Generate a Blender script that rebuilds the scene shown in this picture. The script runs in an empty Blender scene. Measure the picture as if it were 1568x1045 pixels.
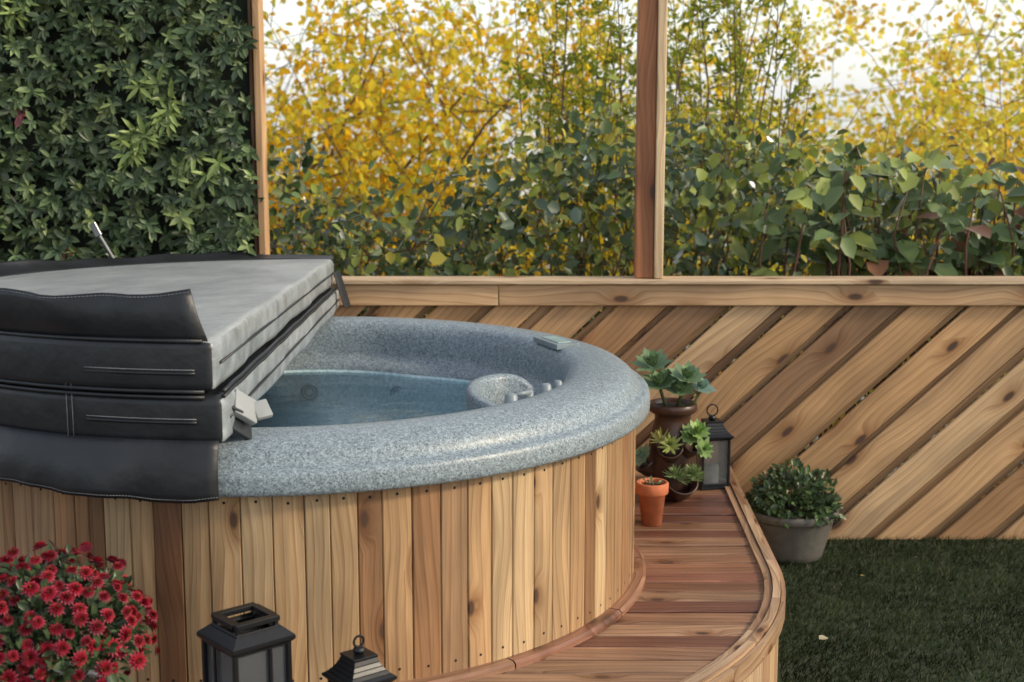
import bpy, bmesh, math, random
import numpy as np
from mathutils import Vector, Matrix
random.seed(7); rng=np.random.default_rng(7)
scn=bpy.context.scene
R_=math.radians
XC,YC=-0.62,4.0
# ---------------------------------------------------------------- materials
def newmat(name):
    m=bpy.data.materials.new(name); m.use_nodes=True
    nt=m.node_tree; b=nt.nodes['Principled BSDF']; return m,nt,b
def N(nt,t,**k):
    n=nt.nodes.new(t)
    for a,v in k.items(): setattr(n,a,v)
    return n
def ramp(nt,stops,interp='LINEAR'):
    r=N(nt,'ShaderNodeValToRGB'); e=r.color_ramp; e.interpolation=interp
    while len(e.elements)<len(stops): e.elements.new(.5)
    for el,(p,c) in zip(e.elements,stops):
        el.position=p; el.color=(c,c,c,1) if isinstance(c,(int,float)) else (*c,1)
    return r
def mapping(nt,src,sc,loc=(0,0,0)):
    m=N(nt,'ShaderNodeMapping'); m.inputs['Scale'].default_value=sc; m.inputs['Location'].default_value=loc
    nt.links.new(src,m.inputs['Vector']); return m.outputs[0]
def mix(nt,typ,fac,a,b):
    m=N(nt,'ShaderNodeMix',data_type='RGBA',blend_type=typ)
    for i,v in ((0,fac),(6,a),(7,b)):
        if hasattr(v,'is_linked'): nt.links.new(v,m.inputs[i])
        elif isinstance(v,(int,float)): m.inputs[i].default_value=v if i==0 else (v,v,v,1)
        else: m.inputs[i].default_value=(*v,1)
    return m.outputs[2]
def bump(nt,b,h,st,dist=.01):
    bp=N(nt,'ShaderNodeBump'); bp.inputs['Strength'].default_value=st; bp.inputs['Distance'].default_value=dist
    nt.links.new(h,bp.inputs['Height']); nt.links.new(bp.outputs[0],b.inputs['Normal'])
def wood(name,rough=.6,knot=.55,contrast=1.0,kscale=(3.6,8,1)):
    m,nt,b=newmat(name); L=nt.links.new
    uv=N(nt,'ShaderNodeTexCoord').outputs['UV']
    col=N(nt,'ShaderNodeAttribute',attribute_name='Col').outputs['Color']
    vor=N(nt,'ShaderNodeTexVoronoi',voronoi_dimensions='2D'); L(mapping(nt,uv,kscale),vor.inputs['Vector']); vor.inputs['Scale'].default_value=1
    kn=ramp(nt,[(0,1),(.05,1),(.09,0)]); L(vor.outputs['Distance'],kn.inputs[0])
    halo=ramp(nt,[(0,1),(.32,0)],'EASE'); L(vor.outputs['Distance'],halo.inputs[0])
    sep=N(nt,'ShaderNodeSeparateColor'); L(vor.outputs['Color'],sep.inputs[0])
    gate=ramp(nt,[(knot,0),(knot+.01,1)]); L(sep.outputs[0],gate.inputs[0])
    comb=N(nt,'ShaderNodeCombineXYZ')
    hm=N(nt,'ShaderNodeMath',operation='MULTIPLY'); L(halo.outputs[0],hm.inputs[0]); L(gate.outputs[0],hm.inputs[1])
    hm2=N(nt,'ShaderNodeMath',operation='MULTIPLY'); L(hm.outputs[0],hm2.inputs[0]); hm2.inputs[1].default_value=.035
    wn=N(nt,'ShaderNodeTexNoise',noise_dimensions='2D'); L(mapping(nt,uv,(1.6,3,1)),wn.inputs['Vector']); wn.inputs['Scale'].default_value=1; wn.inputs['Detail'].default_value=1
    wm=N(nt,'ShaderNodeMath',operation='MULTIPLY_ADD'); L(wn.outputs[0],wm.inputs[0]); wm.inputs[1].default_value=.09; L(hm2.outputs[0],wm.inputs[2])
    L(wm.outputs[0],comb.inputs[1])
    add=N(nt,'ShaderNodeVectorMath',operation='ADD'); L(uv,add.inputs[0]); L(comb.outputs[0],add.inputs[1])
    w=add.outputs[0]
    big=N(nt,'ShaderNodeTexNoise',noise_dimensions='2D'); L(mapping(nt,w,(1.1,14,1)),big.inputs['Vector']); big.inputs['Scale'].default_value=1; big.inputs['Detail'].default_value=2; big.inputs['Distortion'].default_value=.4
    fine=N(nt,'ShaderNodeTexNoise',noise_dimensions='2D'); L(mapping(nt,w,(7,170,1)),fine.inputs['Vector']); fine.inputs['Scale'].default_value=1; fine.inputs['Detail'].default_value=3
    wav=N(nt,'ShaderNodeTexWave',bands_direction='Y',wave_profile='SAW'); L(mapping(nt,w,(1.0,13,1)),wav.inputs['Vector']); wav.inputs['Scale'].default_value=1; wav.inputs['Distortion'].default_value=3.5; wav.inputs['Detail'].default_value=2; wav.inputs['Detail Scale'].default_value=.8
    sm=N(nt,'ShaderNodeTexNoise',noise_dimensions='2D'); L(mapping(nt,uv,(2.2,2.2,1)),sm.inputs['Vector']); sm.inputs['Detail'].default_value=3; sm.inputs['Scale'].default_value=1
    c=contrast
    r0=ramp(nt,[(.3,(1-.18*c,1-.21*c,1-.24*c)),(.7,(1.08,1.06,1.02))]); L(sm.outputs[0],r0.inputs[0])
    r1=ramp(nt,[(.3,1-.26*c),(.7,1+.10*c)]); L(big.outputs[0],r1.inputs[0])
    r2=ramp(nt,[(.3,1-.20*c),(.75,1)]); L(fine.outputs[0],r2.inputs[0])
    r3=ramp(nt,[(0,(1,1,1)),(.70,(1-.10*c,1-.13*c,1-.17*c)),(.93,(1-.28*c,1-.36*c,1-.43*c)),(1,(1,1,1))]); L(wav.outputs[0],r3.inputs[0])
    x=mix(nt,'MULTIPLY',1,col,r1.outputs[0]); x=mix(nt,'MULTIPLY',1,x,r2.outputs[0]); x=mix(nt,'MULTIPLY',1,x,r3.outputs[0]); x=mix(nt,'MULTIPLY',1,x,r0.outputs[0])
    km=N(nt,'ShaderNodeMath',operation='MULTIPLY'); L(kn.outputs[0],km.inputs[0]); L(gate.outputs[0],km.inputs[1])
    x2=mix(nt,'MIX',hm.outputs[0],x,mix(nt,'MULTIPLY',1,x,(.62,.50,.40)))
    x3=mix(nt,'MIX',km.outputs[0],x2,(.075,.036,.02))
    L(x3,b.inputs['Base Color']); b.inputs['Roughness'].default_value=rough
    bump(nt,b,fine.outputs[0],.3,.002)
    return m
def leafmat(name,trans=.3,rough=.42,spec=.5,cheap=False,gloss=0):
    m,nt,b=newmat(name); L=nt.links.new; out=nt.nodes['Material Output'].inputs[0]
    col=N(nt,'ShaderNodeAttribute',attribute_name='Col').outputs['Color']
    if cheap: nt.nodes.remove(b); b=N(nt,'ShaderNodeBsdfDiffuse'); L(col,b.inputs[0])
    else: L(col,b.inputs['Base Color']); b.inputs['Roughness'].default_value=rough; b.inputs['Specular IOR Level'].default_value=spec
    cur=b.outputs[0]
    if trans:
        t=N(nt,'ShaderNodeBsdfTranslucent'); L(col,t.inputs[0]); ms=N(nt,'ShaderNodeMixShader'); ms.inputs[0].default_value=trans
        L(cur,ms.inputs[1]); L(t.outputs[0],ms.inputs[2]); cur=ms.outputs[0]
    if gloss:
        g=N(nt,'ShaderNodeBsdfGlossy'); g.inputs['Roughness'].default_value=rough; fr=N(nt,'ShaderNodeFresnel'); fr.inputs[0].default_value=1.45; ms=N(nt,'ShaderNodeMixShader'); L(fr.outputs[0],ms.inputs[0])
        L(cur,ms.inputs[1]); L(g.outputs[0],ms.inputs[2]); cur=ms.outputs[0]
    L(cur,out); return m
def plain(name,col,rough=.5,metal=0,noise=.15,nscale=20,bmp=.1,bdist=.003,spec=.5):
    m,nt,b=newmat(name); L=nt.links.new
    tc=N(nt,'ShaderNodeTexCoord').outputs['Object']
    n=N(nt,'ShaderNodeTexNoise'); n.inputs['Scale'].default_value=nscale; n.inputs['Detail'].default_value=4; L(tc,n.inputs['Vector'])
    r=ramp(nt,[(.3,1-noise),(.7,1+noise)]); L(n.outputs[0],r.inputs[0])
    L(mix(nt,'MULTIPLY',1,col,r.outputs[0]),b.inputs['Base Color'])
    b.inputs['Roughness'].default_value=rough; b.inputs['Metallic'].default_value=metal; b.inputs['Specular IOR Level'].default_value=spec
    if bmp: bump(nt,b,n.outputs[0],bmp,bdist)
    return m
M_stave=wood('cedar_staves',.5,.50,1.1); M_fence=wood('fence_wood',.62,.42,1.0,(2.6,6,1)); M_deck=wood('deck_wood',.40,.36,1.3,(3.8,9,1))
M_leaf=leafmat('leaf_green',.32,.36,cheap=True,gloss=1); M_hleaf=leafmat('leaf_artificial',0,.40,cheap=True,gloss=1); M_leafsoft=leafmat('leaf_soft',.45,cheap=True); M_yel=leafmat('leaf_yellow',.5,cheap=True)
M_pet=leafmat('petal',.25,.6,.3); M_succ=leafmat('succulent_leaf',.08,.45,.4)
M_bark=plain('bark',(.11,.07,.04),.85,nscale=30,noise=.4,bmp=0)
M_black=plain('black_metal',(.012,.013,.015),.35,.3,nscale=60,bmp=.08)
M_vinyl=plain('vinyl_black',(.017,.019,.023),.42,nscale=9,noise=.25,bmp=.5,bdist=.014,spec=.42)
M_vinylg=plain('vinyl_grey_glare',(.25,.28,.30),.36,nscale=11,noise=.28,bmp=.6,bdist=.03)  # grey vinyl, painted lighter for the reflections on the right-hand fold face
M_vinylt=plain('vinyl_top',(.30,.32,.325),.55,nscale=4,noise=.14,bmp=.7,bdist=.04)
M_stitch=plain('stitching',(.20,.21,.22),.7)
M_chrome=plain('jet_grey',(.30,.40,.44),.3,.2,noise=.05)
M_galv=plain('galvanised',(.22,.23,.24),.35,.8,noise=.2)
M_plast=plain('grey_plastic',(.22,.26,.28),.4)
M_panel=plain('panel_plastic',(.30,.42,.40),.3)
M_terra=plain('terracotta',(.50,.15,.06),.75,nscale=35)
M_brown=plain('brown_glaze',(.055,.026,.018),.32,nscale=25,noise=.3)
M_grey=plain('grey_planter',(.11,.103,.09),.55,nscale=40)
M_white=plain('white_pot',(.6,.6,.58),.5)
M_soil=plain('soil',(.03,.02,.014),.95,nscale=80,bmp=.8,noise=.5)
M_candle=plain('candle_wax',(.7,.65,.52),.5)
M_dark=plain('dark_gap',(.02,.012,.008),.9)
M_hb=plain('hedge_backing',(.01,.016,.008),.9)
def glassmat():
    m,nt,b=newmat('lantern_glass'); nt.nodes.remove(b)
    t=N(nt,'ShaderNodeBsdfTransparent'); t.inputs[0].default_value=(.9,.93,.95,1); g=N(nt,'ShaderNodeBsdfGlossy'); g.inputs['Roughness'].default_value=.12
    d=N(nt,'ShaderNodeBsdfDiffuse'); d.inputs[0].default_value=(.5,.52,.55,1)
    f=N(nt,'ShaderNodeFresnel'); f.inputs[0].default_value=1.8
    s=N(nt,'ShaderNodeMixShader'); nt.links.new(f.outputs[0],s.inputs[0]); nt.links.new(t.outputs[0],s.inputs[1]); nt.links.new(g.outputs[0],s.inputs[2])
    s2=N(nt,'ShaderNodeMixShader'); s2.inputs[0].default_value=.10; nt.links.new(s.outputs[0],s2.inputs[1]); nt.links.new(d.outputs[0],s2.inputs[2]); nt.links.new(s2.outputs[0],nt.nodes['Material Output'].inputs[0]); return m
M_glass=glassmat()
def watermat(name,tint,sc,st):
    m,nt,b=newmat(name); nt.nodes.remove(b); L=nt.links.new
    t=N(nt,'ShaderNodeBsdfTransparent'); t.inputs[0].default_value=(*tint,1); g=N(nt,'ShaderNodeBsdfGlossy'); g.inputs['Roughness'].default_value=.03
    n=N(nt,'ShaderNodeTexNoise'); n.inputs['Scale'].default_value=sc; n.inputs['Detail'].default_value=3; L(N(nt,'ShaderNodeTexCoord').outputs['Object'],n.inputs['Vector'])
    bp=N(nt,'ShaderNodeBump'); bp.inputs['Strength'].default_value=st; bp.inputs['Distance'].default_value=.02; L(n.outputs[0],bp.inputs['Height'])
    f=N(nt,'ShaderNodeFresnel'); f.inputs[0].default_value=1.33; L(bp.outputs[0],f.inputs['Normal']); L(bp.outputs[0],g.inputs['Normal'])
    s=N(nt,'ShaderNodeMixShader'); L(f.outputs[0],s.inputs[0]); L(t.outputs[0],s.inputs[1]); L(g.outputs[0],s.inputs[2]); L(s.outputs[0],nt.nodes['Material Output'].inputs[0]); return m
M_water=watermat('tub_water',(.97,1,1),9,.3)
def speckle(name,cs,sc,var=(.85,1.12)):
    m,nt,b=newmat(name); L=nt.links.new
    tc=N(nt,'ShaderNodeTexCoord').outputs['Object']
    v=N(nt,'ShaderNodeTexVoronoi'); v.inputs['Scale'].default_value=sc; L(tc,v.inputs['Vector'])
    s=N(nt,'ShaderNodeSeparateColor'); L(v.outputs['Color'],s.inputs[0])
    r=ramp(nt,[(0,cs[0]),(.16,cs[1]),(.45,cs[2]),(.8,cs[3])],'CONSTANT'); L(s.outputs[0],r.inputs[0])
    n=N(nt,'ShaderNodeTexNoise'); n.inputs['Scale'].default_value=90; L(tc,n.inputs['Vector'])
    r2=ramp(nt,[(.35,var[0]),(.65,var[1])]); L(n.outputs[0],r2.inputs[0])
    L(mix(nt,'MULTIPLY',1,r.outputs[0],r2.outputs[0]),b.inputs['Base Color']); b.inputs['Roughness'].default_value=.4
    bump(nt,b,n.outputs[0],.2,.0015); return m
M_speck=speckle('speckled_acrylic',[(.11,.14,.165),(.18,.225,.255),(.24,.295,.33),(.33,.39,.425)],340)
M_inner=speckle('basin_acrylic_water_tint',[(.42,.60,.66),(.50,.70,.76),(.56,.76,.81),(.62,.81,.85)],300)  # grey acrylic painted pale teal for light scattered in the water
# ---------------------------------------------------------------- mesh helpers
def link(o,parent=None):
    scn.collection.objects.link(o)
    if parent: o.parent=parent
    return o
def empty(name,loc=(0,0,0),rotz=0):
    e=bpy.data.objects.new(name,None); e.location=loc; e.rotation_euler=(0,0,rotz); e.empty_display_size=.1; return link(e)
class MB:
    def __init__(s): s.v=[];s.f=[];s.uv=[];s.c=[];s.m=[]
    def add(s,vs,fs,col=(.5,.5,.5),mat=0,uv=None):
        o=len(s.v); s.v+= [tuple(p) for p in vs]
        for f in fs:
            s.f.append([o+i for i in f]); s.m.append(mat)
            for i in f: s.c.append((*col,1)); s.uv.append(uv[i] if uv else (vs[i][0],vs[i][1]))
    def prism(s,A,B,U,V,col,mat=0,off=None):
        U=Vector(U);V=Vector(V);W=U.cross(V); off=off or (random.uniform(0,50),random.uniform(0,50))
        vs=[Vector(p) for p in A]+[Vector(p) for p in B]; n=len(A)
        uv=[(p.dot(U)+off[0],p.dot(V)+p.dot(W)+off[1]) for p in vs]
        fs=[list(range(n)),list(range(2*n-1,n-1,-1))]+[[i,(i+1)%n,n+(i+1)%n,n+i] for i in range(n)]
        s.add(vs,fs,col,mat,uv)
    def box(s,c,U,V,lu,lv,lw,col=(.5,.5,.5),mat=0):
        c=Vector(c);U=Vector(U).normalized();V=Vector(V).normalized();W=U.cross(V)
        q=[(-1,-1),(1,-1),(1,1),(-1,1)]
        A=[c+U*a*lu/2+V*b*lv/2+W*lw/2 for a,b in q];B=[c+U*a*lu/2+V*b*lv/2-W*lw/2 for a,b in q]
        s.prism(A,B,U,V,col,mat)
    def tube(s,pts,rad,k=6,col=(.5,.5,.5),mat=0,closed=False):
        pts=[Vector(p) for p in pts]; n=len(pts); rad=rad if hasattr(rad,'__len__') else [rad]*n
        vs=[]; ref=None
        for i,p in enumerate(pts):
            d=(pts[(i+1)%n]-pts[i-1]) if closed else (pts[min(i+1,n-1)]-pts[max(i-1,0)])
            d.normalize()
            if ref is None: ref=Vector((0,0,1)) if abs(d.z)<.9 else Vector((1,0,0))
            x=d.cross(ref)
            if x.length<1e-4: x=d.cross(Vector((1,.3,0)))
            x.normalize(); y=x.cross(d); ref=y
            for j in range(k):
                a=2*math.pi*j/k; vs.append(p+(x*math.cos(a)+y*math.sin(a))*rad[i])
        fs=[]
        for i in range(n if closed else n-1):
            for j in range(k):
                i2=(i+1)%n; fs.append([i*k+j,i*k+(j+1)%k,i2*k+(j+1)%k,i2*k+j])
        if not closed: fs+= [list(range(k)),list(range((n-1)*k+k-1,(n-1)*k-1,-1))]
        s.add(vs,fs,col,mat)
    def build(s,name,mats,parent=None,smooth=False,bevel=0,bseg=1,recalc=True,loc=None):
        me=bpy.data.meshes.new(name); me.from_pydata(s.v,[],s.f)
        u=me.uv_layers.new(name='UVMap'); u.data.foreach_set('uv',np.array(s.uv,dtype=np.float32).ravel())
        c=me.color_attributes.new('Col','FLOAT_COLOR','CORNER'); c.data.foreach_set('color',np.array(s.c,dtype=np.float32).ravel())
        me.polygons.foreach_set('material_index',s.m)
        for m in mats: me.materials.append(m)
        if recalc:
            bm=bmesh.new(); bm.from_mesh(me); bmesh.ops.recalc_face_normals(bm,faces=bm.faces); bm.to_mesh(me); bm.free()
        me.polygons.foreach_set('use_smooth',[smooth]*len(me.polygons))
        o=bpy.data.objects.new(name,me); link(o,parent)
        if loc: o.location=loc
        if bevel:
            b=o.modifiers.new('b','BEVEL'); b.width=bevel; b.segments=bseg; b.limit_method='ANGLE'; b.angle_limit=R_(35)
        return o
def lathe(mb,prof,seg=48,cx=0,cy=0,cz=0,mat=0,a0=0,a1=2*math.pi,mod=None,col=(.5,.5,.5),matf=None):
    full=abs(a1-a0-2*math.pi)<1e-6; n=seg if full else seg+1; vs=[]
    for j in range(n):
        a=a0+(a1-a0)*j/seg
        for (r,z) in prof:
            if mod: r,z=mod(r,z,a)
            vs.append((cx+r*math.cos(a),cy+r*math.sin(a),cz+z))
    k=len(prof); fs=[]
    for j in range(seg):
        j2=(j+1)%n
        for i in range(k-1): fs.append([j*k+i,j2*k+i,j2*k+i+1,j*k+i+1])
    m0=len(mb.m); mb.add(vs,fs,col,mat)
    if matf:
        for q in range(len(fs)): mb.m[m0+q]=matf(q%(k-1))
def leafmesh(name,P,D,Nn,L,W,C,mat,parent=None,fold=.25,curl=.15):
    P=np.asarray(P,float);n=len(P);D=np.asarray(D,float);Nn=np.asarray(Nn,float)
    L=np.broadcast_to(L,(n,)).astype(float);W=np.broadcast_to(W,(n,)).astype(float);C=np.broadcast_to(C,(n,3))
    D=D/(np.linalg.norm(D,axis=1,keepdims=True)+1e-9); S=np.cross(Nn,D); S/= (np.linalg.norm(S,axis=1,keepdims=True)+1e-9); Z=np.cross(D,S)
    T=[(0,0,0),(.28,-.9,1),(.68,-.8,.9),(1,0,0),(.68,.8,.9),(.28,.9,1)]
    co=np.zeros((n,6,3))
    for i,(a,b,c) in enumerate(T):
        co[:,i]=P+D*(a*L)[:,None]+S*(b*W/2)[:,None]+Z*(c*W/2*fold-curl*L*a*a)[:,None]
    me=bpy.data.meshes.new(name); me.vertices.add(6*n); me.vertices.foreach_set('co',co.astype(np.float32).ravel())
    idx=(np.arange(n)[:,None]*6+np.array([0,1,2,3,0,3,4,5])[None]).ravel()
    me.loops.add(8*n); me.loops.foreach_set('vertex_index',idx.astype(np.int32))
    me.polygons.add(2*n); me.polygons.foreach_set('loop_start',np.arange(0,8*n,4,dtype=np.int32)); me.polygons.foreach_set('loop_total',np.full(2*n,4,dtype=np.int32))
    me.update(calc_edges=True)
    c=me.color_attributes.new('Col','FLOAT_COLOR','POINT'); cc=np.ones((n,6,4),np.float32); cc[:,:,:3]=C[:,None,:]; c.data.foreach_set('color',cc.ravel())
    me.materials.append(mat); o=bpy.data.objects.new(name,me); return link(o,parent)
def rdir(n): 
    d=rng.normal(size=(n,3)); return d/np.linalg.norm(d,axis=1,keepdims=True)
# ---------------------------------------------------------------- ground / added water plane
mb=MB(); ys=[(-60,0),(5.6,0),(6.6,-.25),(8,-1.1),(11,-1.7),(15,-2.6),(40,-4),(4000,-6)]
xs=[-4000,-60,-20,-8,0,8,20,60,4000]
vs=[(x,y,z-.006) for y,z in ys for x in xs]; k=len(xs)
mb.add(vs,[[j*k+i,j*k+i+1,(j+1)*k+i+1,(j+1)*k+i] for j in range(len(ys)-1) for i in range(k-1)])
mb.build('ground',[plain('ground_soil',(.07,.06,.03),.95,nscale=3,noise=.5)],smooth=False)
mb=MB(); mb.add([(-3000,14,-2.1),(3000,14,-2.1),(3000,3900,-2.1),(-3000,3900,-2.1)],[[0,1,2,3]])
mb.build('sky_reflecting_water',[plain('sky_reflector_water',(.08,.11,.13),.08,nscale=.6,noise=.1,bmp=.15,bdist=.05)])  # water plane added to reflect bright sky into the gaps between trees
# ---------------------------------------------------------------- deck
ZD=.30; RO=1.385
def ox(y):
    if y>=YC: return XC+RO+(y-YC)*.03
    return XC+math.sqrt(max(0,RO*RO-(y-YC)**2))
def ix(y): return math.sqrt(max(0,.94**2-(y-YC)**2))
def deckcol():
    b=random.choice([(.34,.165,.095),(.39,.215,.13),(.27,.12,.078),(.47,.29,.185),(.37,.195,.115),(.20,.088,.058),(.42,.24,.15)]); k=random.uniform(.85,1.15); return tuple(c*k for c in b)
deck=empty('wooden_deck')
mb=MB(); y=YC-RO+.004; pitch=.082
while y<5.14:
    y1=min(y+pitch-.008,5.15); yy=[y+(y1-y)*i/5 for i in range(6)]
    Rr=[(ox(t)-.012,t) for t in yy]; Ri=[(XC+ix(t),t) for t in yy]; Li=[(XC-ix(t),t) for t in yy]
    for poly in ([*Rr,*Ri[::-1]],[*Li,(-2.3,y1),(-2.3,y)]):
        zt=ZD+random.uniform(-.002,.002)
        mb.prism([(a,b,zt) for a,b in poly],[(a,b,zt-.03) for a,b in poly],(1,0,0),(0,1,0),deckcol())
    y+=pitch
mb.build('deck_boards',[M_deck],deck,bevel=.004)
curve=[(ox(5.15-1.15*i/8),5.15-1.15*i/8) for i in range(8)]
curve+=[(XC+RO*math.cos(-math.pi/2*i/26),YC+RO*math.sin(-math.pi/2*i/26)) for i in range(27)]
curve+=[(XC-.3*i,YC-RO) for i in range(1,6)]
cv=[Vector((a,b,0)) for a,b in curve]
nr=[]
for i in range(len(cv)):
    d=(cv[min(i+1,len(cv)-1)]-cv[max(i-1,0)]).normalized(); nr.append(Vector((-d.y,d.x,0)))
if nr[0].x<0: nr=[-n for n in nr]
def along(mb,o0,o1,z0,z1,segn,colf,vert=False):
    acc=0; off=(random.random()*20,random.random()*20); col=colf()
    for i in range(len(cv)-1):
        if i%segn==0: col=colf(); off=(random.random()*20,random.random()*20)
        g=.0015 if i%segn==0 else 0
        a,b=cv[i],cv[i+1]; L=(b-a).length
        q=[a+nr[i]*o0,b+nr[i+1]*o0,b+nr[i+1]*o1,a+nr[i]*o1]
        if g: t=(b-a).normalized()*g; q[0]+=t;q[3]+=t
        vs=[Vector((p.x,p.y,z1)) for p in q]+[Vector((p.x,p.y,z0)) for p in q]
        if vert: uv=[(p.z+off[0],(acc if j%4 in(0,3) else acc+L)+off[1]) for j,p in enumerate(vs)]
        else: uv=[((acc if j%4 in(0,3) else acc+L)+off[0],(o0 if j%4<2 else o1)+p.z+off[1]) for j,p in enumerate(vs)]
        fs=[[0,1,2,3],[7,6,5,4],[0,4,5,1],[3,2,6,7]]
        if i%segn==0: fs.append([0,3,7,4])
        if i%segn==segn-1: fs.append([1,5,6,2])
        mb.add(vs,fs,col,0,uv); acc+=L
def trimcol():
    b=random.choice([(.54,.37,.24),(.48,.30,.19),(.60,.43,.29),(.40,.24,.15)]); return b
mb=MB(); along(mb,-.046,-.026,ZD-.01,ZD+.008,5,trimcol); along(mb,-.023,-.002,ZD-.02,ZD+.013,4,trimcol); along(mb,.0005,.012,ZD-.045,ZD+.003,6,trimcol)
mb.build('deck_edge_trim',[M_deck],deck)
mb=MB(); along(mb,-.022,-.004,0,ZD-.022,1,lambda:random.choice([(.52,.36,.21),(.38,.24,.14),(.57,.41,.26)]),True)
mb.build('deck_fascia',[M_fence],deck)
# ---------------------------------------------------------------- hot tub
tub=empty('hot_tub')
prof=[(.962,.795),(.995,.783),(1.006,.784),(1.011,.790),(1.012,.80),(1.011,.826),(1.008,.835),(1.002,.840),(.992,.842),(.983,.844),(.978,.849),(.973,.858),(.965,.872),(.948,.885),(.915,.895),(.88,.900),(.845,.901),(.815,.896),(.797,.884),(.787,.865),(.780,.835),(.775,.80),(.771,.782),(.760,.772),(.747,.768),(.737,.760),(.731,.74),(.725,.68),(.71,.62),(.69,.58),(.66,.565),(.60,.56),(.47,.558),(.44,.54),(.42,.50),(.40,.46),(.36,.44),(.25,.43),(0.001,.43)]
def tmod(r,z,a):
    if z<.76 and r>.3:
        r*=1-.045*(0.5+0.5*math.cos(5*a+.6))**3
        if .52<z<.60: z+=.06*math.cos(3*a+1)
    elif z<.89 and r<.80: r*=1-.018*(0.5+0.5*math.cos(5*a+.6))**4
    return r,z
mb=MB(); lathe(mb,prof,200,XC,YC,0,0,mod=tmod,matf=lambda i:1 if i>=26 else 0); mb.build('acrylic_shell',[M_speck,M_inner],tub,smooth=True)
mb=MB(); vs=[(XC,YC,.732)]+[(XC+.78*math.cos(2*math.pi*i/96),YC+.78*math.sin(2*math.pi*i/96),.732) for i in range(96)]
mb.add(vs,[[0,i+1,(i+1)%96+1] for i in range(96)]); mb.build('water',[M_water],tub,recalc=False)
path=[(.13,4.03),(.08,4.035),(.03,4.04),(-.03,4.03),(-.08,3.985),(-.108,3.92),(-.112,3.84),(-.095,3.76),(-.05,3.69),(.0,3.64),(.05,3.61)]
zt=[.77,.80,.853,.862,.862,.860,.856,.850,.842,.832,.82]
mb=MB(); th=.036; prf=[(-.5,-.36),(-.5,-.012),(-.36,-.003),(-.12,0),(.12,0),(.36,-.003),(.5,-.012),(.5,-.36)]
P=np.array([(*p,z) for p,z in zip(path,zt)]); t=np.arange(len(P)); tt=np.linspace(0,len(P)-1,50)
Q=np.stack([np.interp(tt,t,P[:,i]) for i in range(3)],1)
for _ in range(6): Q[1:-1]=(Q[:-2]+2*Q[1:-1]+Q[2:])/4
vs=[]
for i in range(len(Q)):
    d=Q[min(i+1,49)]-Q[max(i-1,0)]; nn=np.array([-d[1],d[0]]); nn/=np.linalg.norm(nn)
    for a,b in prf: vs.append((Q[i,0]+nn[0]*a*th,Q[i,1]+nn[1]*a*th,Q[i,2]+b))
k=len(prf); fs=[[i*k+j,i*k+j+1,(i+1)*k+j+1,(i+1)*k+j] for i in range(49) for j in range(k-1)]+[list(range(k)),[49*k+j for j in range(k)][::-1]]
mb.add(vs,fs); mb.build('filter_basin',[M_speck],tub,smooth=True)
mb=MB(); lathe(mb,[(.0,.78),(.03,.78),(.038,.77),(.04,.5)],24,.01,3.86); mb.build('filter_cap',[M_plast],tub,smooth=True)
mb=MB()
for a,r,s in ((-27,.795,.8),(-33,.79,.7),(-39,.795,.9),(-22,.80,.65)):
    lathe(mb,[(.0,.024*s),(.012*s,.023*s),(.017*s,.018*s),(.019*s,.0),(.024*s,-.006)],20,XC+r*math.cos(R_(a)),YC+r*math.sin(R_(a)),.890)
mb.box((XC+.80*math.cos(R_(-36)),YC+.80*math.sin(R_(-36)),.905),(math.cos(R_(40)),math.sin(R_(40)),0),(-math.sin(R_(40)),math.cos(R_(40)),0),.05,.012,.010)
mb.build('air_control_knobs',[M_plast],tub,smooth=True)
mb=MB()
for a in range(20,170,25):
    for zz,s in ((.67,.8),):
        rr=.70; c=Vector((XC+rr*math.cos(R_(a)),YC+rr*math.sin(R_(a)),zz)); n=Vector((-math.cos(R_(a)),-math.sin(R_(a)),0)); t=Vector((-n.y,n.x,0))
        for r0 in (.032*s,.018*s): mb.tube([c+t*r0*math.cos(q)+Vector((0,0,1))*r0*math.sin(q) for q in np.linspace(0,2*math.pi,20,endpoint=False)],.005,6,closed=True)
mb.build('jets',[M_chrome],tub,smooth=True)
a=R_(24); mb=MB(); U=(-math.sin(a),math.cos(a),0); V=(-math.cos(a),-math.sin(a),0); c=Vector((XC+.828*math.cos(a),YC+.828*math.sin(a),.900))
mb.box(c,U,V,.17,.078,.016,mat=0); mb.box(c+Vector((0,0,.009)),U,V,.12,.045,.004,mat=1); mb.build('control_panel',[M_plast,M_panel],tub,bevel=.005,bseg=3)
def stcol():
    b=random.choices([(.58,.40,.225),(.50,.32,.17),(.36,.20,.10),(.23,.115,.058),(.64,.47,.28),(.46,.29,.165),(.30,.165,.08)],[4,3.5,2.6,1.8,4,2,1.8])[0]; k=random.uniform(.9,1.1); return tuple(c*k for c in b)
mb=MB(); ms=MB(); a=0.0; wds=[]
while a<2*math.pi-.03:
    w=random.choice([.056,.062,.066,.07,.038])/.97; w=min(w,2*math.pi-a); wds.append((a,a+w)); a+=w
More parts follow.
